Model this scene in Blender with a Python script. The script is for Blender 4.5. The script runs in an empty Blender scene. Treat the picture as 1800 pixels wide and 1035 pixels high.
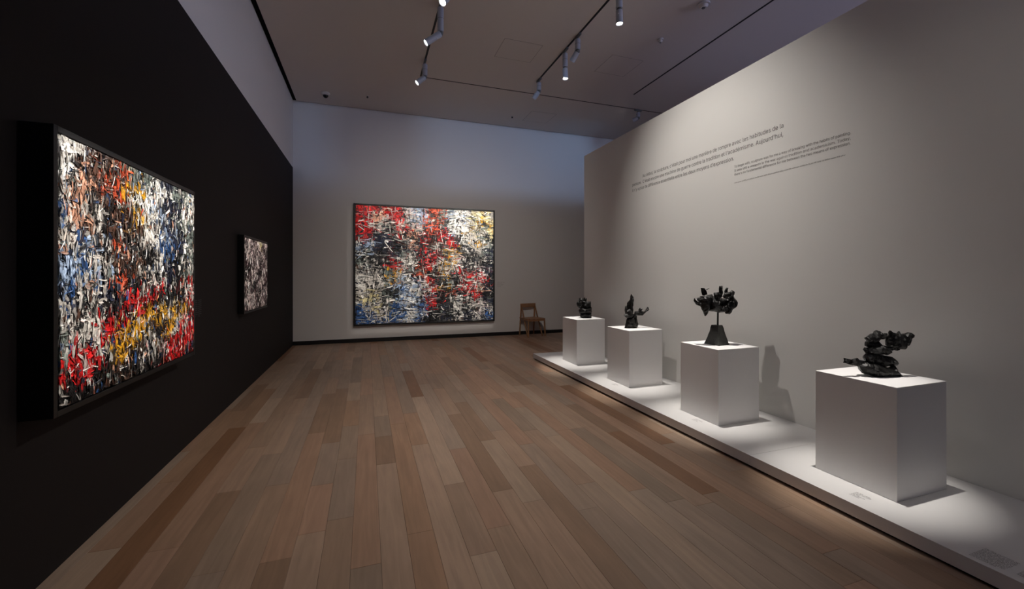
import bpy, bmesh, math, random
from mathutils import Vector, Matrix, noise

# ------------------------------------------------------------------ camera
SC = bpy.context.scene
COL = SC.collection
R = math.radians
YAW = math.atan(255.0 / 740.0)          # room axis lies 19 degrees left of the lens axis
cam_d = bpy.data.cameras.new('camera')
cam_d.sensor_fit = 'HORIZONTAL'
cam_d.sensor_width = 36.0
cam_d.lens = 36.0 * 740.0 / 1800.0
cam_d.shift_y = -(517.5 - 484.0) / 1800.0
cam_d.clip_start = 0.05
cam = bpy.data.objects.new('camera', cam_d)
cam.location = (0, 0, 1.5)
cam.rotation_euler = (R(90), 0, -YAW)
COL.objects.link(cam)
SC.camera = cam

# ------------------------------------------------------------------ world, exposure, added bay fill
SC.view_settings.view_transform = 'Standard'
SC.view_settings.look = 'None'
SC.view_settings.gamma = 1.0
SC.view_settings.use_curve_mapping = False
SC.view_settings.exposure = 0.0
W = bpy.data.worlds.new('world'); SC.world = W
W.use_nodes = True
W.node_tree.nodes['Background'].inputs[0].default_value = (0.55, 0.62, 0.75, 1)
W.node_tree.nodes['Background'].inputs[1].default_value = 0.3
SC.cycles.max_bounces = 5
SC.cycles.diffuse_bounces = 4
SC.cycles.glossy_bounces = 2

BAY_FILL_POWER = 245.0        # cool fill added behind the partition, set in an invented high window
dl = bpy.data.lights.new('bay_fill', 'AREA')
dl.shape = 'RECTANGLE'; dl.size = 6.0; dl.size_y = 1.25
dl.energy = BAY_FILL_POWER; dl.color = (0.50, 0.58, 1.0)
dlo = bpy.data.objects.new('bay_fill', dl)
dlo.location = (9.56, -2.4, 4.3); dlo.rotation_euler = (0, R(90), R(180))
dlo.rotation_euler = Vector((-1, 0, 0)).to_track_quat('-Z', 'Y').to_euler()
dlo['kind'] = 'helper'
COL.objects.link(dlo)

# lamp strengths (their fixtures are built further down)
P_PED = 660.0; P_WASH = 310.0; P_WASH2 = 44.0; P_LEFT = 760.0; P_SMALL = 900.0; P_FAR = 900.0; P_FLOOR = 200.0; P_FLOOR2 = 215.0; P_COOL = 135.0; P_FARWALL = 225.0

# ------------------------------------------------------------------ helpers
def mesh_obj(name, verts, faces, mat=None, parent=None, smooth=False):
    me = bpy.data.meshes.new(name)
    me.from_pydata([tuple(v) for v in verts], [], faces)
    me.update()
    if mat: me.materials.append(mat)
    if smooth: me.polygons.foreach_set('use_smooth', [True] * len(me.polygons))
    o = bpy.data.objects.new(name, me)
    COL.objects.link(o)
    if parent: o.parent = parent
    return o

def bm_obj(name, bm, mat=None, parent=None, smooth=False):
    me = bpy.data.meshes.new(name)
    bm.normal_update(); bm.to_mesh(me); bm.free()
    if mat: me.materials.append(mat)
    if smooth: me.polygons.foreach_set('use_smooth', [True] * len(me.polygons))
    o = bpy.data.objects.new(name, me)
    COL.objects.link(o)
    if parent: o.parent = parent
    return o

def add_box(bm, x0, x1, y0, y1, z0, z1, bevel=0.0, mtx=None):
    r = bmesh.ops.create_cube(bm, size=1.0)
    vs = r['verts']
    for v in vs:
        v.co = Vector((x0 + (v.co.x + .5) * (x1 - x0), y0 + (v.co.y + .5) * (y1 - y0), z0 + (v.co.z + .5) * (z1 - z0)))
    if bevel > 0:
        es = list({e for v in vs for e in v.link_edges})
        rb = bmesh.ops.bevel(bm, geom=es, offset=bevel, segments=2, affect='EDGES', profile=0.6)
        vs = list({v for f in rb['faces'] for v in f.verts} | {v for v in vs if v.is_valid})
    if mtx is not None:
        for v in vs: v.co = mtx @ v.co
    return vs

def box(name, b, mat, parent=None, bevel=0.0):
    bm = bmesh.new(); add_box(bm, *b, bevel=bevel)
    return bm_obj(name, bm, mat, parent)

def boxes(name, bl, mat, parent=None, bevel=0.0):
    bm = bmesh.new()
    for b in bl: add_box(bm, *b, bevel=bevel)
    return bm_obj(name, bm, mat, parent)

def add_cyl(bm, p0, p1, r0, r1=None, seg=20, cap=True):
    r1 = r0 if r1 is None else r1
    p0, p1 = Vector(p0), Vector(p1); d = p1 - p0
    m = Matrix.Translation((p0 + p1) / 2) @ d.to_track_quat('Z', 'Y').to_matrix().to_4x4()
    bmesh.ops.create_cone(bm, cap_ends=cap, cap_tris=False, segments=seg, radius1=r0, radius2=r1, depth=d.length, matrix=m)

def add_beam(bm, p0, p1, w, t, side):
    """rectangular bar from p0 to p1; w along 'side', t across"""
    p0, p1, side = Vector(p0), Vector(p1), Vector(side).normalized()
    d = (p1 - p0).normalized(); n = d.cross(side).normalized(); s = n.cross(d).normalized()
    m = Matrix((( s.x, n.x, d.x, 0), (s.y, n.y, d.y, 0), (s.z, n.z, d.z, 0), (0, 0, 0, 1)))
    m = Matrix.Translation(p0) @ m
    add_box(bm, -w/2, w/2, -t/2, t/2, 0, (p1 - p0).length, bevel=min(w, t) * .18, mtx=m)

def empty(name, loc=(0, 0, 0), rz=0.0):
    o = bpy.data.objects.new(name, None); COL.objects.link(o)
    o.location = loc; o.rotation_euler = (0, 0, rz); o.empty_display_size = 0.1
    return o

def tag(o, label=None, cat=None, group=None, kind=None):
    if label: o['label'] = label
    if cat: o['category'] = cat
    if group: o['group'] = group
    if kind: o['kind'] = kind
    return o

# ------------------------------------------------------------------ materials
def srgb(r, g, b):
    f = lambda c: (c / 255.0) / 12.92 if c / 255.0 <= .04045 else ((c / 255.0 + .055) / 1.055) ** 2.4
    return (f(r), f(g), f(b), 1.0)

def new_mat(name):
    m = bpy.data.materials.new(name); m.use_nodes = True
    nt = m.node_tree; return m, nt, nt.nodes, nt.links, nt.nodes['Principled BSDF']

def plain(name, col, rough=0.6, metal=0.0, bump=0.0, scale=60.0, var=0.0, spec=0.5):
    m, nt, N, L, P = new_mat(name)
    P.inputs['Roughness'].default_value = rough
    P.inputs['Metallic'].default_value = metal
    P.inputs['Specular IOR Level'].default_value = spec
    tc = N.new('ShaderNodeTexCoord')
    nz = N.new('ShaderNodeTexNoise'); nz.inputs['Scale'].default_value = scale; nz.inputs['Detail'].default_value = 4
    L.new(tc.outputs['Object'], nz.inputs['Vector'])
    mx = N.new('ShaderNodeMix'); mx.data_type = 'RGBA'
    mx.inputs[6].default_value = tuple(c * (1 - var) for c in col[:3]) + (1,)
    mx.inputs[7].default_value = tuple(min(1, c * (1 + var)) for c in col[:3]) + (1,)
    L.new(nz.outputs['Fac'], mx.inputs[0]); L.new(mx.outputs[2], P.inputs['Base Color'])
    if bump > 0:
        b = N.new('ShaderNodeBump'); b.inputs['Strength'].default_value = bump; b.inputs['Distance'].default_value = 0.004
        L.new(nz.outputs['Fac'], b.inputs['Height']); L.new(b.outputs['Normal'], P.inputs['Normal'])
    return m

def emissive(name, col, strength):
    m, nt, N, L, P = new_mat(name)
    P.inputs['Base Color'].default_value = col
    P.inputs['Emission Color'].default_value = col
    P.inputs['Emission Strength'].default_value = strength
    return m

M = {}
M['white_wall'] = plain('white_wall_paint', srgb(226, 223, 219), .75, bump=.05, scale=220, var=.012)
M['partition'] = plain('partition_paint', srgb(224, 222, 218), .75, bump=.05, scale=220, var=.012)
M['black_wall'] = plain('black_wall_paint', srgb(30, 26, 26), .75, bump=.05, scale=220, var=.05, spec=.25)
M['ceiling'] = plain('ceiling_paint', srgb(214, 206, 201), .85, bump=.04, scale=160, var=.015)
M['void'] = plain('black_void', srgb(8, 8, 8), .9, spec=.1)
M['base_black'] = plain('baseboard_black', srgb(16, 15, 15), .5)
M['plinth'] = plain('plinth_paint', srgb(238, 236, 235), .6, bump=.02, scale=300, var=.008)
M['platform'] = plain('platform_paint', srgb(230, 228, 226), .55, bump=.02, scale=300, var=.012)
M['frame'] = plain('frame_black', srgb(10, 9, 9), .45)
M['canvas'] = plain('canvas_ground', srgb(205, 200, 192), .8)
M['fixture'] = plain('fixture_grey', srgb(172, 176, 184), .45)
M['fixture_dark'] = plain('fixture_dark', srgb(96, 98, 96), .5)
M['track'] = plain('track_black', srgb(14, 12, 12), .6)
M['slot'] = plain('slot_grey', srgb(58, 50, 50), .7)
M['lens_on'] = emissive('lens_lit', (1, .97, .93, 1), 6.0)
M['lens_off'] = plain('lens_dark', srgb(60, 62, 64), .15)
M['dome'] = plain('dome_black', srgb(6, 6, 6), .12)
M['detector'] = plain('detector_white', srgb(205, 200, 196), .5)
M['bronze'] = plain('dark_bronze', srgb(34, 33, 32), .42, metal=.55, bump=.5, scale=70, var=.35)
M['bronze_base'] = plain('rough_bronze', srgb(66, 66, 63), .6, metal=.35, bump=.9, scale=55, var=.5)
M['text'] = plain('vinyl_grey', srgb(92, 88, 85), .6)
M['text_light'] = plain('vinyl_light_grey', srgb(128, 123, 119), .6)
M['text_black'] = plain('vinyl_dark_wall', srgb(105, 104, 108), .6)
M['text_far'] = plain('vinyl_pale', srgb(160, 152, 148), .6)
M['seam'] = plain('seam_grey', srgb(160, 152, 148), .8)
M['metal_frame'] = plain('added_window_metal', srgb(120, 122, 125), .4, metal=.3)

def wood(name, mode, base=None):
    """mode 'object': tint from the object colour; 'attr': tint from colour attribute; 'plain': base"""
    m, nt, N, L, P = new_mat(name)
    tc = N.new('ShaderNodeTexCoord'); mp = N.new('ShaderNodeMapping')
    geo = N.new('ShaderNodeNewGeometry')
    mp.inputs['Scale'].default_value = (24, 1.6, 24)
    L.new(geo.outputs['Position'], mp.inputs['Vector'])
    n1 = N.new('ShaderNodeTexNoise'); n1.inputs['Scale'].default_value = 1.0; n1.inputs['Detail'].default_value = 6; n1.inputs['Distortion'].default_value = 1.2
    L.new(mp.outputs['Vector'], n1.inputs['Vector'])
    mp2 = N.new('ShaderNodeMapping'); mp2.inputs['Scale'].default_value = (6, 2.2, 6)
    L.new(geo.outputs['Position'], mp2.inputs['Vector'])
    n2 = N.new('ShaderNodeTexNoise'); n2.inputs['Scale'].default_value = 1.0; n2.inputs['Detail'].default_value = 3
    L.new(mp2.outputs['Vector'], n2.inputs['Vector'])
    if mode == 'object':
        src = N.new('ShaderNodeObjectInfo').outputs['Color']
    elif mode == 'attr':
        a = N.new('ShaderNodeVertexColor'); a.layer_name = 'tint'; src = a.outputs['Color']
    else:
        rgb = N.new('ShaderNodeRGB'); rgb.outputs[0].default_value = base; src = rgb.outputs[0]
    ramp = N.new('ShaderNodeMapRange'); ramp.inputs[1].default_value = .3; ramp.inputs[2].default_value = .75
    ramp.inputs[3].default_value = .86; ramp.inputs[4].default_value = 1.08
    L.new(n1.outputs['Fac'], ramp.inputs[0])
    r2 = N.new('ShaderNodeMapRange'); r2.inputs[1].default_value = .3; r2.inputs[2].default_value = .7
    r2.inputs[3].default_value = .92; r2.inputs[4].default_value = 1.06
    L.new(n2.outputs['Fac'], r2.inputs[0])
    mu = N.new('ShaderNodeMath'); mu.operation = 'MULTIPLY'
    L.new(ramp.outputs[0], mu.inputs[0]); L.new(r2.outputs[0], mu.inputs[1])
    vm = N.new('ShaderNodeVectorMath'); vm.operation = 'SCALE'
    L.new(src, vm.inputs[0]); L.new(mu.outputs[0], vm.inputs['Scale'])
    L.new(vm.outputs[0], P.inputs['Base Color'])
    P.inputs['Roughness'].default_value = .42
    P.inputs['Specular IOR Level'].default_value = .4
    b = N.new('ShaderNodeBump'); b.inputs['Strength'].default_value = .08; b.inputs['Distance'].default_value = .002
    L.new(n1.outputs['Fac'], b.inputs['Height']); L.new(b.outputs['Normal'], P.inputs['Normal'])
    return m
M['plank'] = wood('maple_plank', 'object')
M['plank_attr'] = wood('maple_boards', 'attr')
M['ash'] = wood('ash_wood', 'plain', srgb(166, 124, 88))

def paint_mat():
    m, nt, N, L, P = new_mat('oil_paint')
    a = N.new('ShaderNodeVertexColor'); a.layer_name = 'paint'
    L.new(a.outputs['Color'], P.inputs['Base Color'])
    P.inputs['Roughness'].default_value = .45
    P.inputs['Specular IOR Level'].default_value = .35
    return m
M['paint'] = paint_mat()

# ------------------------------------------------------------------ room shell
XL, YF, ZC = -1.5, 10.05, 5.236      # left wall plane, far wall plane, ceiling
XR, YB = 9.5, -6.0                   # outer wall of the bay behind the partition, wall behind the camera
XP, ZPL = 2.82, 0.10                 # platform front, platform height
XW, YEND, ZW = 3.85, 7.02, 3.735     # partition face, its far end, its height
ZBLK = 3.81                          # top of the black painted wall

def structure(o, label=None, cat=None):
    o['kind'] = 'structure'
    if label: o['label'] = label
    if cat: o['category'] = cat
    return o

structure(box('wall_left', (XL - .2, XL, YB, YF + .3, -.05, ZBLK), M['black_wall']), 'tall black painted gallery wall carrying two framed paintings', 'wall')
structure(box('wall_left_upper', (XL - .2, XL, YB, YF + .3, ZBLK, ZC + .5), M['white_wall']), 'white wall strip above the black painted wall', 'wall')
wf = structure(box('wall_far', (XL, XR + .2, YF, YF + .2, -.05, ZC + .5), M['white_wall']), 'pale far wall behind the largest painting and the chair', 'wall')
structure(box('baseboard_far', (XL, XR, YF - .012, YF, 0, .085), M['base_black']), 'black recessed baseboard along the far wall', 'baseboard')
structure(box('wall_back', (XL - .2, XR + .2, YB - .2, YB, -.05, ZC + .5), M['white_wall']), 'white wall closing the room behind the viewer', 'wall')
wr = structure(box('wall_right', (XW, XW + .35, YB, YEND, 0, ZW), M['partition']), 'freestanding white partition wall lettered with a quotation', 'wall')
structure(box('wall_light_block', (XW + .35, XR, YEND - .3, YEND, 0, ZW), M['partition']), 'added unseen wall behind the partition keeping the bay fill off the lower far wall', 'wall')  # unseen wall added to block the bay fill below the partition top
# outer wall of the bay, opened for an added window that holds the fill
structure(boxes('wall_outer', [(XR, XR + .2, YB, YF, -.05, 3.6), (XR, XR + .2, YB, YF, 5.0, ZC + .5),
                     (XR, XR + .2, YB, -5.5, 3.6, 5.0), (XR, XR + .2, .7, YF, 3.6, 5.0)], M['white_wall']),
          'outer white wall of the bay behind the partition', 'wall')
wn = structure(empty('added_window_1', (XR + .1, -2.4, 3.6)), 'added unseen high window strip behind the partition, made for the fill light', 'window')
fr = boxes('added_window_frame', [(-.04, .04, -3.1, 3.1, 0, .06), (-.04, .04, -3.1, 3.1, 1.34, 1.4), (-.04, .04, -3.1, -3.04, .06, 1.34),
                     (-.04, .04, 3.04, 3.1, .06, 1.34)], M['metal_frame'], wn)
for k in range(3):
    box('added_mullion', (-.03, .03, -1.55 + k * 1.55 - .025, -1.55 + k * 1.55 + .025, .06, 1.34), M['metal_frame'], wn)

# ceiling with a shadow gap to the left and far wall, black void above the gap
cl = structure(box('ceiling', (XL + .075, XR, YB, YF - .035, ZC, ZC + .12), M['ceiling']), 'plain grey-white gallery ceiling with recessed lighting tracks', 'ceiling')
structure(box('trim_1', (XL, XL + .075, YB, YF, ZC + .02, ZC + .1), M['void']), 'black shadow gap between the ceiling and the left wall', 'trim')
structure(box('trim_2', (XL + .075, XR, YF - .035, YF, ZC + .02, ZC + .1), M['void']), 'black shadow gap between the ceiling and the far wall', 'trim')
def access_panel(x0, x1, y0, y1):
    p = box('access_panel', (x0, x1, y0, y1, ZC - .002, ZC + .01), M['ceiling'], cl)
    g = .008
    boxes('panel_seam', [(x0 - g, x1 + g, y0 - g, y0, ZC - .0015, ZC + .01), (x0 - g, x1 + g, y1, y1 + g, ZC - .0015, ZC + .01),
                         (x0 - g, x0, y0, y1, ZC - .0015, ZC + .01), (x1, x1 + g, y0, y1, ZC - .0015, ZC + .01)], M['seam'], p)
access_panel(2.06, 2.70, 6.31, 6.88)
access_panel(3.94, 4.55, 6.19, 6.79)
access_panel(3.55, 4.15, 8.9, 9.5)

# ------------------------------------------------------------------ floor: maple strips, each board its own piece
rnd = random.Random(7)
floor = structure(box('floor', (XL - .2, XR + .2, YB - .2, YF + .2, -.06, -.012), M['void']), 'maple strip floor running away to the far wall', 'floor')
PW = .15
TINTS = [srgb(180, 150, 126)] * 4 + [srgb(174, 145, 121), srgb(186, 157, 133), srgb(168, 137, 112), srgb(180, 145, 119), srgb(162, 131, 106),
         srgb(182, 158, 137), srgb(176, 141, 113), srgb(190, 163, 139), srgb(166, 142, 121), srgb(184, 148, 123), srgb(172, 148, 128)] * 2 + [srgb(152, 112, 82)] * 2
plank_mesh = {}
def plank_me(L):
    k = round(L * 10)
    if k not in plank_mesh:
        l = k / 10; e = .0025; g = .0006
        vs = [(-PW/2+g, g, -.011), (PW/2-g, g, -.011), (PW/2-g, l-g, -.011), (-PW/2+g, l-g, -.011),
              (-PW/2+g, g, -.0008), (PW/2-g, g, -.0008), (PW/2-g, l-g, -.0008), (-PW/2+g, l-g, -.0008),
              (-PW/2+g+e, g+e, 0), (PW/2-g-e, g+e, 0), (PW/2-g-e, l-g-e, 0), (-PW/2+g+e, l-g-e, 0)]
        fs = [(3, 2, 1, 0), (0, 1, 5, 4), (1, 2, 6, 5), (2, 3, 7, 6), (3, 0, 4, 7), (4, 5, 9, 8), (5, 6, 10, 9), (6, 7, 11, 10), (7, 4, 8, 11), (8, 9, 10, 11)]
        me = bpy.data.meshes.new('plank'); me.from_pydata(vs, [], fs); me.update(); me.materials.append(M['plank'])
        plank_mesh[k] = me
    return plank_mesh[k]
rest_v, rest_f, rest_c = [], [], []
def plank(xc, y0, L, single):
    t = rnd.choice(TINTS); f = rnd.uniform(.93, 1.05); t = (t[0]*f, t[1]*f, t[2]*f, 1)
    if single:
        o = bpy.data.objects.new('plank', plank_me(L)); COL.objects.link(o)
        o.parent = floor; o.location = (xc, y0, 0); o.color = t
    else:
        b = len(rest_v); g = .0012; x0, x1, y1 = xc - PW/2 + g, xc + PW/2 - g, y0 + L - g
        rest_v.extend([(x0, y0, 0), (x1, y0, 0), (x1, y1, 0), (x0, y1, 0), (x0, y0, -.011), (x1, y0, -.011), (x1, y1, -.011), (x0, y1, -.011)])
        for q in ((0, 1, 2, 3), (4, 5, 1, 0), (5, 6, 2, 1), (6, 7, 3, 2), (7, 4, 0, 3)): rest_f.append(tuple(b + i for i in q)); rest_c.append(t)
x = XL + .07 - PW / 2
n_single = 0
while x < XR:
    y = YB + rnd.uniform(-2, 0)
    y = round(y, 1)
    while y < YF:
        L = rnd.choice([.6, .8, .9, 1.1, 1.2, 1.4, 1.5, 1.7, 1.9, 2.1, 2.3])
        L = min(L, round(YF + .05 - y, 1))
        if L < .1: break
        vis = (y + L > 1.75 + max(0, -x * .3)) and ((x < XP + .1) or (y + L > 7.0 and x < 4.9))
        plank(x, y, L, vis); n_single += vis
        y = round(y + L, 1)
    x += PW
print('single planks', n_single)
rest = mesh_obj('floor_boards', rest_v, rest_f, M['plank_attr'], floor)
rest['kind'] = 'stuff'
ca = rest.data.color_attributes.new('tint', 'FLOAT_COLOR', 'CORNER')
i = 0
for p, c in zip(rest.data.polygons, rest_c):
    for _ in range(p.loop_total): ca.data[i].color = c; i += 1

# ------------------------------------------------------------------ platform and plinths
pf = tag(empty('display_platform', (XP, 0, 0)), 'long low white platform along the partition carrying four plinths', 'platform')
for (y0, y1) in ((2.4985, YEND), (-.4, 2.4965), (-3.4, -.402)):
    box('platform_section', (0, XW - XP - .002, y0, y1, .022, ZPL), M['platform'], pf, bevel=.0015)
box('toe_recess', (.03, XW - XP - .03, -3.35, YEND - .03, .0005, .0225), M['void'], pf)

PED = [6.12, 4.735, 3.325, 1.93]
PX, PHALF, PTOP = 3.34, .25, .808
plabels = ['white square plinth nearest the chair, farthest along the platform, carrying a squat bronze',
           'second white plinth from the far end, carrying the bronze with a raised fin',
           'white plinth under the bronze crown on a rod and tapered base',
           'white square plinth nearest the viewer, carrying the bronze with a long tail']
for yc, lb in zip(PED, plabels):
    o = box('plinth', (-PHALF, PHALF, -PHALF, PHALF, 0, PTOP - ZPL), M['plinth'], bevel=.003)
    o.location = (PX, yc, ZPL)
    tag(o, lb, 'plinth', 'white plinths on the platform')

# ------------------------------------------------------------------ track lighting
def track(name, label, b, mat, cat='lighting track'):
    return tag(box(name, b, mat), label, cat)
TAX, TBX, TCX, TY = .955, 3.10, 5.21, 8.045
track('lighting_track', 'recessed black track with tilted spotlights, nearer the black wall', (TAX - .016, TAX + .016, YB, TY - .02, ZC - .004, ZC + .02), M['track'])
track('lighting_track', 'recessed black track above the plinths, with hanging tube spotlights', (TBX - .016, TBX + .016, YB, 7.5, ZC - .004, ZC + .02), M['track'])
track('lighting_track', 'bare recessed black track with no spotlights, near the partition top', (TCX - .014, TCX + .014, YB, 7.4, ZC - .004, ZC + .02), M['track'])
track('lighting_track', 'thin cross slot in the ceiling parallel to the far wall', (TAX, XR - .1, TY - .012, TY + .012, ZC - .003, ZC + .02), M['slot'])

def shutter_nodes(light, quad, pos, mtx, soft):
    """framing-projector shutters: four planes through the lens and the edges of the lit quad"""
    light.use_nodes = True
    nt = light.node_tree; N, L = nt.nodes, nt.links
    em = N['Emission']
    tc = N.new('ShaderNodeTexCoord')
    sep = N.new('ShaderNodeSeparateXYZ'); L.new(tc.outputs['Normal'], sep.inputs[0])
    sg = N.new('ShaderNodeMath'); sg.operation = 'SIGN'; L.new(sep.outputs['Z'], sg.inputs[0])
    ng = N.new('ShaderNodeMath'); ng.operation = 'MULTIPLY'; ng.inputs[1].default_value = -1; L.new(sg.outputs[0], ng.inputs[0])
    sc = N.new('ShaderNodeVectorMath'); sc.operation = 'SCALE'; L.new(tc.outputs['Normal'], sc.inputs[0]); L.new(ng.outputs[0], sc.inputs['Scale'])
    inv = mtx.to_3x3().inverted()
    cen = sum((Vector(q) for q in quad), Vector()) / 4 - Vector(pos)
    last = None
    for a in range(4):
        q0, q1 = Vector(quad[a]) - Vector(pos), Vector(quad[(a + 1) % 4]) - Vector(pos)
        n = q0.cross(q1).normalized()
        if n.dot(cen) < 0: n = -n
        nl = inv @ n
        d = N.new('ShaderNodeVectorMath'); d.operation = 'DOT_PRODUCT'; d.inputs[1].default_value = nl; L.new(sc.outputs[0], d.inputs[0])
        mr = N.new('ShaderNodeMapRange'); mr.interpolation_type = 'SMOOTHSTEP'
        mr.inputs[1].default_value = -soft; mr.inputs[2].default_value = soft; L.new(d.outputs['Value'], mr.inputs[0])
        if last is None: last = mr.outputs[0]
        else:
            mm = N.new('ShaderNodeMath'); mm.operation = 'MULTIPLY'; L.new(last, mm.inputs[0]); L.new(mr.outputs[0], mm.inputs[1]); last = mm.outputs[0]
    L.new(last, em.inputs['Strength'])

def cyl_part(name, p0, p1, r, mat, parent, seg=20, r1=None):
    bm = bmesh.new(); add_cyl(bm, p0, p1, r, r1, seg)
    o = bm_obj(name, bm, mat, parent)
    return o

def fixture(x, y, aim, label, body=.20, head=.20, lit=True, power=0, cone=40, blend=.6, quad=None, soft=.004, color=(1, .95, .89), size=.024, along='y', tip_to=None):
    root = tag(empty('track_spotlight', (x, y, ZC - .004)), label, 'spotlight', 'spotlights on the ceiling tracks')
    if along == 'y': box('adapter', (-.018, .018, -.09, .09, -.03, 0), M['fixture_dark'], root, bevel=.003)
    else: box('adapter', (-.09, .09, -.018, .018, -.03, 0), M['fixture_dark'], root, bevel=.003)
    cyl_part('stem', (0, 0, -.03), (0, 0, -.065), .014, M['fixture_dark'], root, 12)
    bm = bmesh.new(); add_cyl(bm, (0, 0, -.065), (0, 0, -.065 - body), .043, seg=24); bmesh.ops.bevel(bm, geom=[e for e in bm.edges if abs(e.verts[0].co.z - e.verts[1].co.z) < 1e-4], offset=.004, segments=2, affect='EDGES')
    bd = bm_obj('driver_housing', bm, M['fixture'], root)
    cyl_part('seam_ring', (0, 0, -.065 - body * .45), (0, 0, -.069 - body * .45), .0438, M['fixture_dark'], bd, 24)
    j = Vector((0, 0, -.085 - body))
    bm = bmesh.new(); bmesh.ops.create_uvsphere(bm, u_segments=14, v_segments=8, radius=.036, matrix=Matrix.Translation(j))
    bm_obj('swivel_joint', bm, M['fixture_dark'], root, True)
    wj = Vector((x, y, ZC - .004)) + j
    d = (Vector(tip_to) if tip_to else Vector(aim) - wj).normalized()
    p0, p1 = j + d * .01, j + d * (head + .02)
    # head: tube with a recessed lens
    bm = bmesh.new(); add_cyl(bm, p0, p1, .043, .045, 24, cap=False)
    add_cyl(bm, p0 - d * .004, p0, .034, .043, 24)
    add_cyl(bm, p1, p1 - d * .016, .0445, .039, 24, cap=False)
    hd = bm_obj('head', bm, M['fixture'], root)
    cyl_part('knob', p0 + d * head * .35 + Vector((0, 0, 0)), p0 + d * head * .35 + d.orthogonal().normalized() * .055, .006, M['detector'], hd, 10)
    cyl_part('lens', p1 - d * .018, p1 - d * .012, .0395, M['lens_on'] if lit else M['lens_off'], root, 24)
    if power > 0:
        ld = bpy.data.lights.new('spot_lamp', 'SPOT')
        ld.energy = power; ld.color = color; ld.spot_size = R(cone); ld.spot_blend = blend; ld.shadow_soft_size = size
        lo = bpy.data.objects.new('spot_lamp', ld); COL.objects.link(lo); lo.parent = root
        lo.location = p1 - d * .006
        wp = Vector((x, y, ZC - .004)) + lo.location
        q = (Vector(aim) - wp).to_track_quat('-Z', 'Y')
        lo.rotation_euler = q.to_euler()
        if quad: shutter_nodes(ld, quad, wp, q.to_matrix(), soft)
    return root

LPX, LPY0, LPY1, LPZ0, LPZ1 = XL + .115, 2.565, 4.205, .862, 2.176     # left painting, canvas face
SPX, SPY0, SPY1, SPZ0, SPZ1 = XL + .06, 5.99, 7.235, 1.045, 1.98       # small painting
FPY, FPX0, FPX1, FPZ0, FPZ1 = YF - .07, -.25, 2.955, .405, 3.075        # far painting
e = -.003
qL = [(LPX, LPY0 - e, LPZ0 - e), (LPX, LPY1 + e, LPZ0 - e), (LPX, LPY1 + e, LPZ1 + e), (LPX, LPY0 - e, LPZ1 + e)]
qS = [(SPX, SPY0 - e, SPZ0 - e), (SPX, SPY1 + e, SPZ0 - e), (SPX, SPY1 + e, SPZ1 + e), (SPX, SPY0 - e, SPZ1 + e)]
qF = [(FPX0 - e, FPY, FPZ0 - .03), (FPX1 + e, FPY, FPZ0 - .03), (FPX1 + e, FPY, FPZ1 + e), (FPX0 - e, FPY, FPZ1 + e)]

# track nearer the black wall
fixture(TAX, 4.98, (LPX, 3.45, 1.35), 'lit spotlight cut by the top edge of the photograph, lens facing the viewer', .28, .22, True, P_LEFT, 70, .2, qL)
fixture(TAX, 5.78, (SPX, 6.6, 1.5), 'large lit spotlight with head bent towards the black wall', .33, .24, True, P_SMALL, 60, .2, qS, tip_to=(-.78, .02, -.62))
fixture(TAX, 7.42, (SPX, 6.9, 1.5), 'small lit spotlight at the far end of the track, head bent left', .20, .17, True, tip_to=(-.62, -.05, -.55))
COOL = (.36, .60, 1.0)
qC = [(XL + .02, YF, 3.55), (6.6, YF, 3.45), (6.6, YF, 5.4), (XL + .02, YF, 5.4)]
fixture(TAX, 3.3, (2.2, YF, 4.5), 'added long-stemmed spotlight out of view throwing cool fill on the top of the far wall', .62, .16, True, P_COOL, 80, .2, qC, soft=.05, color=COOL)  # added cool fill lamp, hung low so other fixtures cast less shadow
fixture(TAX, 2.3, (LPX, 3.2, 1.6), 'added spotlight out of view brightening the large painting on the black wall', .28, .22, True, P_LEFT, 70, .2, qL)  # second lamp, added to brighten the large painting
fixture(TAX, 4.05, (XW, 3.95, 2.55), 'spotlight out of view washing the lettered partition', .28, .22, True, P_WASH, 68, 1.0)
fixture(TAX, .45, (XW, 2.0, 1.1), 'spotlight out of view washing the near end of the partition', .28, .22, True, P_WASH2, 62, 1.0)
fixture(TAX, 3.75, (2.1, YF, 1.35), 'added long-stemmed spotlight out of view spreading fill over the far wall', .66, .15, True, P_FARWALL, 78, 1.0, color=(1, .90, .83))  # added flood lifting the far wall, hung below the other heads
# track above the plinths
fixture(TBX, 4.72, (3.19, 4.64, 0), 'lit tube spotlight hanging straight down, cut by the top edge of the photograph', .20, .16, True, P_PED, 18, 1.0)
fixture(TBX, 5.86, (1.9, FPY, 1.5), 'unlit-looking spotlight on the plinth track, between two lit tubes, head turned away', .16, .14, False, P_FAR, 70, .2, qF, soft=.012)
fixture(TBX, 6.3, (3.19, 6.08, 0), 'lit tube spotlight hanging straight down in the middle of the ceiling', .22, .16, True, P_PED, 18, 1.0)
fixture(TBX, 7.42, (.9, FPY, 1.6), 'spotlight at the far end of the plinth track, head turned to the far painting', .14, .14, False, P_FAR * .6, 80, .2, qF, soft=.012)
fixture(TBX, 3.42, (3.19, 3.30, 0), 'spotlight out of view above the third plinth', .24, .17, True, P_PED, 18, 1.0)
fixture(TBX, 2.0, (3.19, 1.96, 0), 'spotlight out of view above the nearest plinth', .24, .17, True, P_PED, 18, 1.0)
fixture(TBX, 2.75, (.1, 3.0, 0), 'added spotlight out of view brightening the wooden floor near the viewer', .24, .17, True, P_FLOOR, 72, 1.0)  # lamp added to brighten the near floor
fixture(TBX, 4.15, (.4, 5.6, 0), 'added spotlight out of view brightening the middle of the wooden floor', .2, .17, True, P_FLOOR2, 90, 1.0)  # lamp added to brighten the floor further on
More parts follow.
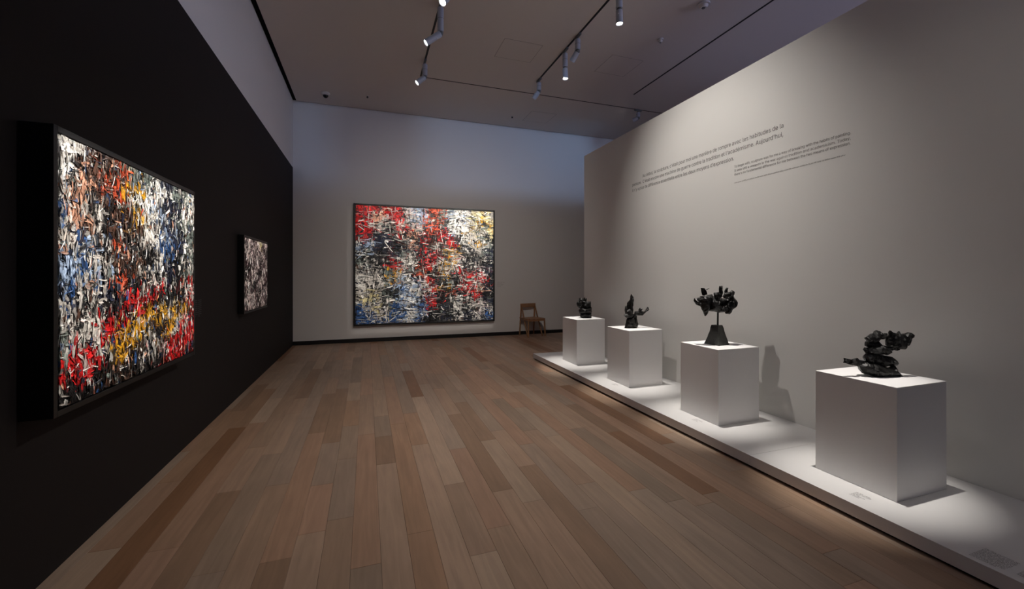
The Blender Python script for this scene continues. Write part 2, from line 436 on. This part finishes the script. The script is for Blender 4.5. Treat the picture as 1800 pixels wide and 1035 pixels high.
# cross slot
fixture(5.78, TY, (3.6, YF, 4.1), 'small spotlight on the cross slot just above the partition top', .10, .10, True, P_COOL * .15, 120, .6, [(.5, YF, 3.4), (7.5, YF, 3.4), (7.5, YF, 5.4), (.5, YF, 5.4)], soft=.08, color=COOL, along='x')

# ceiling devices
def ceiling_dome(x, y, r, label, name, cat, black):
    o = tag(empty(name, (x, y, ZC)), label, cat)
    bm = bmesh.new(); add_cyl(bm, (0, 0, 0), (0, 0, -.02), r, r, 28); add_cyl(bm, (0, 0, -.02), (0, 0, -.05), r, r * .72, 28)
    bm_obj('housing', bm, M['detector'], o)
    bm = bmesh.new(); bmesh.ops.create_uvsphere(bm, u_segments=20, v_segments=12, radius=r * .62, matrix=Matrix.Translation((0, 0, -.05)))
    bm_obj('dome', bm, M['dome'] if black else M['fixture_dark'], o, True)
ceiling_dome(-.80, 9.40, .085, 'small security camera with black dome near the far left ceiling corner', 'security_camera', 'camera', True)
def detector(x, y, r, label):
    o = tag(empty('smoke_detector', (x, y, ZC)), label, 'detector')
    bm = bmesh.new(); add_cyl(bm, (0, 0, 0), (0, 0, -.022), r, r, 28); bm_obj('base_plate', bm, M['detector'], o)
    bm = bmesh.new(); add_cyl(bm, (0, 0, -.022), (0, 0, -.03), r * .7, r * .7, 24); add_cyl(bm, (0, 0, -.03), (0, 0, -.055), r * .72, r * .5, 24); bm_obj('sensor_cap', bm, M['detector'], o)
    bm = bmesh.new(); add_cyl(bm, (0, 0, -.055), (0, 0, -.062), r * .3, r * .26, 16); bm_obj('sensor_eye', bm, M['fixture_dark'], o)
detector(4.38, 4.62, .085, 'round white smoke detector, the larger of the two on the ceiling')
detector(4.39, 5.53, .045, 'smaller round ceiling detector beside the bare lighting track')
def sprinkler(x, y, label):
    o = tag(empty('sprinkler_head', (x, y, ZC)), label, 'sprinkler')
    bm = bmesh.new(); add_cyl(bm, (0, 0, 0), (0, 0, -.008), .035, .03, 20); bm_obj('escutcheon', bm, M['detector'], o)
    bm = bmesh.new(); add_cyl(bm, (0, 0, -.008), (0, 0, -.035), .016, .02, 14); bm_obj('nozzle', bm, M['dome'], o)
sprinkler(0.01, 9.28, 'small dark sprinkler in the ceiling beside the security camera')
sprinkler(3.23, 9.36, 'small dark sprinkler in the ceiling near the far wall, right side')

# ------------------------------------------------------------------ paintings
PAL = {'W': (222, 217, 208), 'w': (178, 172, 164), 'B': (40, 72, 118), 'b': (136, 152, 174), 'N': (26, 30, 46), 'K': (17, 16, 17),
       'R': (176, 22, 24), 'O': (178, 68, 38), 'S': (192, 142, 116), 'Y': (184, 132, 26), 'y': (190, 178, 132), 'G': (96, 104, 98),
       'D': (66, 44, 34), 'P': (64, 48, 50), 'p': (206, 188, 184)}
MAP_LEFT = ["WWWDDOGGWNGG", "WWDDODYbWNGW", "WwSDOOYWWNNW", "wSSKDOWWbNGW", "bSwwKDYWWNKG", "BSSwKDDWwbNG", "wwDwDDKwWBNW", "SwBbKODKwBKG",
            "bbBwwDDKWNKw", "bbBbwKDwKNKG", "bBwwNOKKwNKR", "wNwwNKRwRKKw", "wwKwKKRRKKKR", "WwwwRRKYYwYD", "GwwwRYYYDYwR", "GRRwwYYwKYwR",
            "RRRRKYDKwDRR", "KKRKKDKwKRRR", "KKKKDKDKKRRK"]
MAP_FAR = ["RRRRRRwpbbOOGbWWwyyw", "RRSSRRwwbODOGWWbyyYy", "RRwwKRwwpbOOKWWWwyGY", "RRKWKGRSwKOKRbWWYwGy", "KRKNKRKSKRDRRRKWwyGK", "bKNNNKKSKKKDKRKKWYWG",
           "bbNNPKNSKRDwGYKKwwGN", "KGKKPNGwKKKRKYwKKKwN", "GKKKRRwwKRRKwYWKwKKK", "KwwKKGWKOKRwYwRKKpKN", "wWwKGYwKKOKKYKwRRRpK", "WwwwGYbWbpRKKKKwKwRK",
           "wwKwKbBWbwRKYKKRRSKN", "wwyKGKbWwKRKKOKKRRKK", "wywwKGbWbBRKKKWKwKKN", "BwyKwBbWBBRKNKWKKwpN", "BBwwyBBWbBKKKKWKwpNw", "BBBwBBbwBKKKNKwNNwNB"]
MAP_SMALL = ["PpPpyPp", "pPpPpPK", "PpPpPpP", "PKPpPPp", "KPpPKpP", "PPpKPpP", "pPKPpPP", "PpPPKPp", "pPpPpPP", "PppPPpP"]

def impasto(rs, w, h, cmap, n, vert, accents, lo=1.0, curl=.16, acc_p=.25, warp=1.0, thin=.8, long=1.0, jit=.22):
    """palette-knife strokes: flat ridged ribbons of paint on a w x h canvas (local x, y; z outwards)"""
    V, F, C = [], [], []
    rows, cols = len(cmap), len(cmap[0])
    off = Vector((rs.uniform(0, 99), rs.uniform(0, 99), 0))
    def col_at(x, y, g=jit):
        nv = noise.noise_vector(Vector((x, y, 0)) * (5.0 / lo) + off)
        cx = (max(0, x) / w) ** warp * cols + rs.gauss(0, g) + nv.x * .9; cy = (1 - y / h) * rows + rs.gauss(0, g) + nv.y * .9
        return cmap[max(0, min(rows - 1, int(cy)))][max(0, min(cols - 1, int(cx)))]
    for k in range(n):
        t = k / n
        x, y = rs.uniform(0, w), rs.uniform(0, h)
        cell = col_at(x, y)
        if t > .3 and rs.random() < acc_p: cell = rs.choice(accents)
        base = PAL[cell]
        if t < .3: L, Wd = rs.uniform(.10, .26), rs.uniform(.05, .11)
        elif t < thin: L, Wd = rs.uniform(.05, .19), rs.uniform(.018, .06)
        else: L, Wd = rs.uniform(.06, .22) * long, rs.uniform(.006, .016) * long ** .5
        if t >= thin and rs.random() < .45: base = PAL[rs.choice('KKKWw')]
        L *= lo; Wd *= lo
        ang = (math.pi / 2 if rs.random() < vert else 0) + rs.gauss(0, .25)
        if rs.random() < .16: ang += rs.uniform(-.9, .9)
        z0 = .002 + .012 * t + rs.uniform(0, .005)
        tilt = rs.gauss(0, .12); pit = rs.gauss(0, .07); cv = rs.gauss(0, curl)
        nc = 4 if Wd > .02 * lo else 2; nr = 4
        b = len(V)
        tone = rs.gauss(0, 13)
        streak = [rs.gauss(0, 11) for _ in range(nc + 1)]
        mixc = PAL[col_at(x, y, .8)]; mf = [max(0, rs.gauss(.0, .3)) for _ in range(nc + 1)]
        for i in range(nr + 1):
            s = i / nr - .5
            a = ang + cv * s
            cxx = x + math.cos(ang + cv * s * .5) * s * L; cyy = y + math.sin(ang + cv * s * .5) * s * L
            taper = (1 - abs(2 * s) ** 4 * rs.uniform(.0, .6))
            for j in range(nc + 1):
                q = (j / nc - .5) * Wd * taper
                px = cxx - math.sin(a) * q + rs.gauss(0, Wd * .07); py = cyy + math.cos(a) * q + rs.gauss(0, Wd * .07)
                edge = abs(j / nc - .5) * 2
                ridge = .004 * (edge ** 3) * rs.uniform(.2, 1.3) * lo
                pz = z0 + q * tilt + s * L * pit * .5 + ridge + rs.gauss(0, .0006)
                if i in (0, nr): pz -= .002
                V.append((min(w, max(0, px)), min(h, max(0, py)), max(.001, pz)))
                g = tone + streak[j] + rs.gauss(0, 6); m = min(.8, mf[j])
                C.append(tuple(max(0, min(250, (base[c] * (1 - m) + mixc[c] * m) * (1 + g / 100))) for c in range(3)))
        for i in range(nr):
            for j in range(nc):
                a0 = b + i * (nc + 1) + j
                F.append((a0, a0 + nc + 1, a0 + nc + 2, a0 + 1))
    return V, F, C

def painting(name, label, w, h, mtx, depth, rim, seed, cmap, n, vert, accents, lo, acc_p=.25, lip=.012, **kw):
    rs = random.Random(seed)
    root = tag(empty(name), label, 'painting')
    root.matrix_world = mtx          # origin: lower left corner of the canvas, x right, y up, z out of the wall
    fr = []
    zb, zf = -depth + .002, lip
    fr = [(-rim, 0, -rim, h + rim, zb, zf), (w, w + rim, -rim, h + rim, zb, zf), (0, w, -rim, 0, zb, zf), (0, w, h, h + rim, zb, zf)]
    f = empty('frame'); f.parent = root
    for b in fr: box('frame_bar', b, M['frame'], f, bevel=.002)
    box('backing', (0, w, 0, h, zb, -.03), M['frame'], root)
    box('canvas', (.006, w - .006, .006, h - .006, -.028, 0), M['canvas'], root)
    V, F, C = impasto(rs, w - .016, h - .016, cmap, n, vert, accents, lo, acc_p=acc_p, **kw)
    V = [(x + .008, y + .008, z) for x, y, z in V]
    o = mesh_obj('impasto_paint', V, F, M['paint'], root)
    o['kind'] = 'stuff'
    ca = o.data.color_attributes.new('paint', 'FLOAT_COLOR', 'POINT')
    flat = []
    for c in C: flat.extend(srgb(*c))
    ca.data.foreach_set('color', flat)
    return root

def frame_mtx(origin, xax, yax, zax):
    return Matrix(((xax[0], yax[0], zax[0], origin[0]), (xax[1], yax[1], zax[1], origin[1]), (xax[2], yax[2], zax[2], origin[2]), (0, 0, 0, 1)))
painting('framed_painting', 'large abstract painting on the black wall, vertical white, blue and red strokes', LPY1 - LPY0, LPZ1 - LPZ0,
         frame_mtx((LPX, LPY0, LPZ0), (0, 1, 0), (0, 0, 1), (1, 0, 0)), .115, .028, 11, MAP_LEFT, 14000, .78, 'KKWWwKNDGSB', .47, .22, warp=.69, thin=.90, jit=.30)
painting('framed_painting', 'small dark mauve and white speckled painting on the black wall', SPY1 - SPY0, SPZ1 - SPZ0,
         frame_mtx((SPX, SPY0, SPZ0), (0, 1, 0), (0, 0, 1), (1, 0, 0)), .06, .022, 12, MAP_SMALL, 3600, .93, 'KKpWPP', .42, .35)
painting('framed_painting', 'largest abstract painting on the far wall, red upper left corner over black and blue', FPX1 - FPX0, FPZ1 - FPZ0,
         frame_mtx((FPX0, FPY, FPZ0), (1, 0, 0), (0, 0, 1), (0, -1, 0)), .07, .03, 13, MAP_FAR, 9000, .40, 'KKKKWGwNND', .85, .30, thin=.82, long=1.8, jit=.40)

# ------------------------------------------------------------------ bronzes
def bronze_piece(name, outline, y0, t, seed, parent, mat, fold=.02, rough=.010):
    """crumpled bronze sheet: outline in (x, z), pillow thickness t about depth y0"""
    rs = random.Random(seed)
    bm = bmesh.new()
    vs = [bm.verts.new((x, 0, z)) for x, z in outline]
    f = bm.faces.new(vs)
    bmesh.ops.triangulate(bm, faces=[f])
    for _ in range(3):
        lim = .022
        es = [e for e in bm.edges if e.calc_length() > lim]
        if not es: break
        bmesh.ops.subdivide_edges(bm, edges=es, cuts=1)
        bmesh.ops.triangulate(bm, faces=bm.faces[:])
    segs = [(Vector(outline[i]), Vector(outline[(i + 1) % len(outline)])) for i in range(len(outline))]
    def bd(x, z):
        p = Vector((x, z)); best = 9
        for a, b in segs:
            ab = b - a; u = max(0, min(1, (p - a).dot(ab) / max(1e-9, ab.length_squared)))
            best = min(best, (p - a - ab * u).length)
        return best
    fr1, fr2, ph = rs.uniform(16, 34), rs.uniform(-30, 30), rs.uniform(0, 6)
    front, back = {}, {}
    coords = {}
    bm.verts.index_update()
    V, F = [], []
    vl = list(bm.verts)
    n = len(vl)
    off = Vector((rs.uniform(0, 50), rs.uniform(0, 50), rs.uniform(0, 50)))
    for side in (-1, 1):
        for v in vl:
            x, z = v.co.x, v.co.z
            d = bd(x, z)
            th = t * (.14 + .80 * math.sqrt(min(1, d / .035)))
            fo = fold * math.sin(x * fr1 + z * fr2 + ph)
            nn = noise.noise_vector(Vector((x, side * .3, z)) * 28 + off) * rough
            cr = rough * 1.6 * abs(noise.noise(Vector((x * 40, side * 2, z * 40)) + off))
            V.append((x + nn.x * .6, y0 + fo + side * (th + cr) + nn.y, z + nn.z * .6))
    bm.faces.ensure_lookup_table()
    for fc in bm.faces:
        ids = [v.index for v in fc.verts]
        F.append(tuple(ids)); F.append(tuple(i + n for i in reversed(ids)))
    for e in bm.edges:
        if len(e.link_faces) == 1:
            a, b = e.verts[0].index, e.verts[1].index
            F.append((a, b, b + n, a + n))
    bm.free()
    zmin = min(v[2] for v in V)
    if zmin < .0: V = [(x, y, max(.0005, z)) for x, y, z in V]
    o = mesh_obj(name, V, F, mat, parent)
    bm = bmesh.new(); bm.from_mesh(o.data); bmesh.ops.recalc_face_normals(bm, faces=bm.faces[:]); bm.to_mesh(o.data); bm.free()
    return o

def outline(pts, x0, y0, s): return [((x - x0) * s, (y0 - y) * s) for x, y in pts]

def bronze(yc, label, x0, y0, s, pieces, seed, dx=0, dy=0):
    root = tag(empty('bronze_sculpture', (PX + dx, yc + dy, PTOP + .0005), -YAW), label, 'sculpture', 'dark bronzes on the plinths')
    for i, (nm, pts, dep, t, fold) in enumerate(pieces):
        bronze_piece(nm, outline(pts, x0, y0, s), dep, t, seed * 100 + i, root, M['bronze'], fold)
    return root

# nearest: hull with a tail, stacked folds, bow-like top
s4 = bronze(PED[3], 'dark bronze with a long tail and stacked folds on the nearest plinth', 670, 800, .000495, [
    ('tail', [(150, 545), (185, 556), (270, 565), (350, 548), (390, 580), (440, 585), (500, 600), (500, 660), (400, 665), (270, 640), (160, 612)], -.02, .016, .006),
    ('hull', [(370, 650), (440, 600), (560, 610), (700, 660), (820, 690), (860, 650), (975, 802), (900, 806), (780, 803), (560, 798), (450, 762)], -.02, .05, .008),
    ('folded_sheet', [(480, 560), (520, 490), (640, 490), (760, 520), (870, 545), (925, 570), (945, 640), (915, 685), (820, 660), (760, 690), (640, 660), (520, 615)], .01, .045, .012),
    ('folded_sheet', [(478, 520), (500, 488), (560, 500), (575, 560), (560, 605), (500, 600), (480, 570)], -.035, .012, .006),
    ('folded_sheet', [(490, 410), (520, 415), (560, 400), (700, 370), (800, 420), (885, 470), (830, 520), (760, 500), (640, 510), (560, 510), (490, 480), (510, 445)], .0, .04, .012),
    ('folded_sheet', [(520, 330), (690, 330), (740, 385), (880, 400), (1000, 425), (940, 450), (880, 445), (850, 480), (760, 450), (620, 440), (545, 400)], .015, .032, .012),
    ('folded_sheet', [(455, 270), (540, 235), (610, 210), (660, 170), (720, 185), (760, 215), (810, 215), (810, 285), (720, 300), (690, 335), (600, 345), (520, 335)], -.005, .03, .014),
    ('folded_sheet', [(790, 165), (860, 200), (940, 215), (960, 178), (982, 215), (965, 330), (1000, 425), (900, 415), (775, 378), (780, 280)], -.02, .022, .014),
    ('folded_sheet', [(950, 260), (1000, 225), (1080, 200), (1115, 205), (1115, 250), (1162, 258), (1115, 290), (1100, 340), (1065, 380), (1000, 365), (955, 320)], .0, .03, .014),
], 4)
# third: crown of crumpled sheets on a rod and tapered block
s3 = bronze(PED[2], 'dark bronze crown of crumpled sheets on a thin rod and tapered base', 584, 905, .00072, [
    ('crumpled_sheet', [(320, 240), (480, 205), (500, 260), (465, 330), (455, 430), (390, 510), (350, 430), (320, 370), (275, 352), (310, 318), (258, 264), (330, 252)], -.01, .05, .02),
    ('crumpled_sheet', [(345, 120), (390, 118), (400, 160), (440, 210), (375, 225), (385, 165)], .01, .012, .006),
    ('crumpled_sheet', [(400, 150), (455, 125), (460, 131), (405, 160), (400, 175)], .01, .006, .002),
    ('crumpled_sheet', [(450, 250), (510, 235), (590, 240), (640, 260), (760, 280), (770, 330), (650, 345), (610, 365), (620, 382), (760, 385), (760, 420), (700, 450), (600, 462), (520, 450), (450, 440)], .01, .06, .02),
    ('crumpled_sheet', [(505, 190), (570, 178), (592, 240), (560, 310), (530, 290), (530, 230)], -.03, .014, .008),
    ('crumpled_sheet', [(615, 95), (660, 90), (662, 170), (650, 250), (600, 260), (620, 170)], .02, .014, .006),
    ('crumpled_sheet', [(640, 190), (700, 168), (740, 190), (735, 240), (640, 260), (610, 240)], -.05, .02, .010),
    ('crumpled_sheet', [(680, 170), (705, 115), (727, 120), (718, 190), (690, 200)], .01, .014, .004),
    ('crumpled_sheet', [(700, 215), (765, 152), (803, 175), (770, 235), (720, 260)], -.02, .02, .008),
    ('crumpled_sheet', [(710, 250), (792, 200), (832, 295), (800, 330), (797, 390), (765, 420), (740, 485), (680, 475), (690, 430), (690, 385), (705, 330)], .0, .05, .02),
], 3)
def tapered_block(name, cx, wb, wt, h, parent, rot):
    bm = bmesh.new()
    ring = []
    ns, nv = 6, 8
    pts = []
    for k in range(4):
        for i in range(ns):
            a0, a1 = R(45 + 90 * k), R(135 + 90 * k)
            p = Vector((math.cos(a0), math.sin(a0))).lerp(Vector((math.cos(a1), math.sin(a1))), i / ns)
            pts.append(p * .7071)
    grid = []
    for j in range(nv + 1):
        q = j / nv; w_ = wb + (wt - wb) * (q ** .92)
        row = []
        for p in pts:
            pr = Matrix.Rotation(rot, 2) @ (p * w_)
            v = Vector((cx + pr.x, pr.y, h * q)); nn = noise.noise_vector(v * 22) * .006
            row.append(bm.verts.new((v.x + nn.x, v.y + nn.y, max(0.0005, v.z + (nn.z if 0 < j else 0)))))
        grid.append(row)
    m = len(pts)
    for j in range(nv):
        for i in range(m): bm.faces.new((grid[j][i], grid[j][(i + 1) % m], grid[j + 1][(i + 1) % m], grid[j + 1][i]))
    bm.faces.new(list(reversed(grid[0]))); bm.faces.new(grid[-1])
    return bm_obj(name, bm, M['bronze_base'], parent)
tapered_block('tapered_base', (563 - 584) * .00072, .165, .072, .192, s3, R(28))
cyl_part('rod', ((575 - 584) * .00072, 0, .185), ((578 - 584) * .00072, 0, .34), .0085, M['bronze'], s3, 12)
# second: fin and reaching arm on two blocks
s2 = bronze(PED[1], 'dark bronze with an upright fin and a reaching arm on the second plinth', 442, 868, .000617, [
    ('block', [(285, 650), (420, 645), (482, 866), (230, 866)], -.02, .05, .004),
    ('block', [(410, 640), (500, 610), (548, 790), (535, 866), (450, 866)], .04, .04, .004),
    ('fin', [(250, 510), (265, 400), (285, 430), (300, 340), (350, 260), (392, 240), (375, 140), (425, 210), (436, 270), (415, 420), (420, 520), (400, 600), (280, 620)], .01, .03, .014),
    ('lump', [(205, 590), (260, 560), (270, 500), (340, 460), (390, 520), (410, 600), (340, 660), (260, 650)], -.03, .035, .012),
    ('arm', [(400, 600), (440, 560), (450, 515), (520, 515), (570, 490), (560, 438), (582, 470), (622, 463), (600, 510), (660, 525), (720, 455), (742, 422), (772, 480), (700, 535), (620, 607), (560, 582), (490, 600), (505, 650), (420, 650)], .0, .024, .012),
], 2)
# first: squat knotted form
s1 = bronze(PED[0], 'squat knotted dark bronze with a tangled top on the plinth nearest the chair', 616, 836, .00054, [
    ('block', [(520, 690), (860, 680), (862, 836), (580, 836), (520, 800)], .0, .07, .004),
    ('folded_sheet', [(480, 600), (540, 540), (700, 520), (860, 510), (887, 660), (840, 710), (490, 700)], .0, .075, .014),
    ('folded_sheet', [(408, 390), (450, 330), (500, 300), (525, 330), (470, 360), (455, 400), (590, 380), (600, 420), (490, 445), (505, 470), (580, 470), (620, 560), (520, 560), (430, 490)], -.03, .03, .014),
    ('folded_sheet', [(478, 282), (512, 228), (545, 260), (582, 238), (610, 330), (560, 330)], .0, .014, .008),
    ('folded_sheet', [(610, 300), (620, 225), (642, 213), (670, 258), (717, 238), (705, 285), (700, 340)], -.02, .016, .008),
    ('folded_sheet', [(560, 330), (620, 290), (720, 340), (842, 338), (855, 480), (840, 540), (700, 550), (580, 530)], .0, .06, .02),
], 1)

# ------------------------------------------------------------------ chair by the far wall
ch = tag(empty('wooden_chair', (3.90, 9.60, 0.0), R(9)), 'pale wooden chair with open back standing against the far wall', 'chair')
# local: x right, -y front; width .44
hw = .205
for sx in (-1, 1):
    bm = bmesh.new(); add_beam(bm, (sx * hw, .40, 0), (sx * (hw - .012), .33, .785), .030, .026, (1, 0, 0)); bm_obj('rear_leg', bm, M['ash'], ch)
    bm = bmesh.new(); add_beam(bm, (sx * (hw + .004), -.02, 0), (sx * (hw - .012), .335, .775), .022, .034, (1, 0, 0)); bm_obj('brace', bm, M['ash'], ch)
    bm = bmesh.new(); add_beam(bm, (sx * (hw + .035), -.10, 0), (sx * (hw + .02), -.085, .435), .030, .030, (1, 0, 0)); bm_obj('front_leg', bm, M['ash'], ch)
    bm = bmesh.new(); add_beam(bm, (sx * (hw + .018), -.09, .418), (sx * (hw - .004), .37, .408), .022, .034, (1, 0, 0)); bm_obj('side_rail', bm, M['ash'], ch)
bm = bmesh.new(); add_box(bm, -hw - .03, hw + .03, -.11, .36, .432, .450, bevel=.005)
for v in bm.verts: v.co.z -= .012 * math.cos(v.co.x / (hw + .03) * 1.5)
bm_obj('seat', bm, M['ash'], ch)
bm = bmesh.new(); add_box(bm, -hw - .012, hw + .012, .318, .342, .700, .795, bevel=.006); bm_obj('backrest', bm, M['ash'], ch)
bm = bmesh.new(); add_beam(bm, (-hw - .015, -.088, .405), (hw + .015, -.088, .405), .04, .02, (0, 0, 1)); bm_obj('front_rail', bm, M['ash'], ch)

# ------------------------------------------------------------------ lettering
try:      # Blender's own interface typeface, a plain sans; the built-in face is the fallback
    SANS = bpy.data.fonts.load(bpy.utils.system_resource('DATAFILES', path='fonts') + '/Inter.woff2')
except Exception:
    SANS = None
def text_mesh(s, size):
    c = bpy.data.curves.new('t', 'FONT'); c.body = s
    if SANS: c.font = SANS
    c.size = size; c.extrude = .0004; c.resolution_u = 3
    o = bpy.data.objects.new('t', c); COL.objects.link(o)
    dg = bpy.context.evaluated_depsgraph_get()
    me = bpy.data.meshes.new_from_object(o.evaluated_get(dg))
    bpy.data.objects.remove(o); bpy.data.curves.remove(c)
    return me
def text_line(parent, s, x, y, length, cap, mat):
    """one line of lettering fitted to a measured length; x along the line, y up"""
    ref = text_mesh('H', 1.0); hs = [v.co.y for v in ref.vertices]; kh = cap / (max(hs) - min(hs)); bpy.data.meshes.remove(ref)
    me = text_mesh(s, kh)
    xs = [v.co.x for v in me.vertices]; x0, x1 = min(xs), max(xs)
    k = length / (x1 - x0)
    for v in me.vertices: v.co.x = (v.co.x - x0) * k
    me.materials.append(mat); me.name = 'text_line'
    o = bpy.data.objects.new('text_line', me); COL.objects.link(o); o.parent = parent; o.location = (x, y, 0); o['kind'] = 'stuff'
    return o
def word_bars(parent, x, y, length, cap, mat, seed):
    """line of print too small to read: rows of letter-sized strokes"""
    rs = random.Random(seed); V, F = [], []; p = 0.0; hgt = .0005
    while p < length:
        for _ in range(rs.randint(2, 9)):
            w_ = cap * rs.uniform(.35, .6); hh = cap * (1 if rs.random() < .25 else .72)
            if p + w_ > length: break
            b = len(V); g = w_ * .3
            for (bx0, bx1, by0, by1) in ((p, p + w_ * .3, 0, hh), (p + w_ * .3, p + w_ * .75, rs.choice([0, hh * .75]), 0)):
                if by1 == 0: by1 = by0 + hh * .25
                b = len(V); V.extend([(bx0, by0, hgt), (bx1, by0, hgt), (bx1, by1, hgt), (bx0, by1, hgt)]); F.append((b, b + 1, b + 2, b + 3))
            p += w_
        p += cap * .45
    o = mesh_obj('text_line', V, F, mat, parent); o.location = (x, y, 0); o['kind'] = 'stuff'
    return o
YT = 5.503
wt = tag(empty('wall_lettering'), 'large grey French quotation lettered across the partition in three lines', 'lettering')
wt.matrix_world = frame_mtx((XW - .0012, YT, 0), (0, -1, 0), (0, 0, 1), (-1, 0, 0))
text_line(wt, "Au début, la sculpture, c'était pour moi une manière de rompre avec les habitudes de la", YT - 5.25, 2.946, 5.25 - 3.026, .045, M['text'])
text_line(wt, "peinture.  C'était encore une machine de guerre contre la tradition et l'académisme. Aujourd'hui,", 0, 2.862, YT - 3.03, .045, M['text'])
text_line(wt, "il n'y a plus de différence essentielle entre les deux moyens d'expression.", 0, 2.779, YT - 3.615, .045, M['text'])
we = tag(empty('wall_lettering'), 'smaller pale grey English quotation at the lower right of the French text', 'lettering')
we.matrix_world = frame_mtx((XW - .0012, 3.607, 0), (0, -1, 0), (0, 0, 1), (-1, 0, 0))
text_line(we, "To begin with, sculpture was for me a way of breaking with the habits of painting.", 0, 2.690, 1.187, .026, M['text_light'])
text_line(we, "It was still a weapon in the war against tradition and academicism. Today,", 0, 2.645, 1.185, .026, M['text_light'])
text_line(we, "there's no fundamental difference for me between the two means of expression.", 0, 2.603, 1.185, .026, M['text_light'])
word_bars(we, 0, 2.519, 1.152, .013, M['text_light'], 5)
# wall labels
wl = tag(empty('wall_label'), 'dim grey two-column text label on the black wall beside the large painting', 'label')
wl.matrix_world = frame_mtx((XL + .001, 4.60, 0), (0, 1, 0), (0, 0, 1), (1, 0, 0))
for cx in (0, .10):
    for k in range(9): word_bars(wl, cx, 1.262 - k * .0185, .085 if k < 8 else .04, .010, M['text_black'], 20 + k + int(cx * 100))
wk = tag(empty('wall_label'), 'faint small text label on the far wall right of the largest painting', 'label')
wk.matrix_world = frame_mtx((3.08, YF - .001, 0), (1, 0, 0), (0, 0, 1), (0, -1, 0))
for k, l in enumerate((.19, .12, .16, .15, .10)): word_bars(wk, .0, 1.325 - k * .026, l, .013, M['text_far'], 50 + k)
# labels printed on the platform
def plat_label(x, y, lines, cap, step, label, seed, mat):
    p = tag(empty('platform_label'), label, 'label')
    p.matrix_world = frame_mtx((x, y, ZPL + .0006), (0, -1, 0), (1, 0, 0), (0, 0, 1))
    for k, (ox, l) in enumerate(lines): word_bars(p, ox, -k * step, l, cap, mat, seed + k)
plat_label(2.985, 1.845, [(0, .085), (0, .10), (0, .04), (0, .085), (0, .06)], .010, .0165, 'small grey text label on the platform in front of the nearest plinth', 70, M['text'])
plat_label(3.035, 3.30, [(0, .08), (0, .10), (0, .05), (0, .08)], .010, .0165, 'small grey text label on the platform before the tapered-base bronze', 80, M['text_light'])
plat_label(3.03, 4.71, [(0, .08), (0, .10), (0, .05), (0, .08)], .010, .0165, 'small grey text label on the platform before the second plinth', 90, M['text_light'])
plat_label(2.992, 1.25, [(0, .124)] * 11 + [(0, .10)], .009, .0125, 'dense grey block of printed text on the near platform edge', 100, M['text'])
plat_label(2.992, 1.095, [(0, .124)] * 9 + [(0, .07)], .009, .0125, 'second printed text block on the platform, cut by the right edge', 120, M['text'])
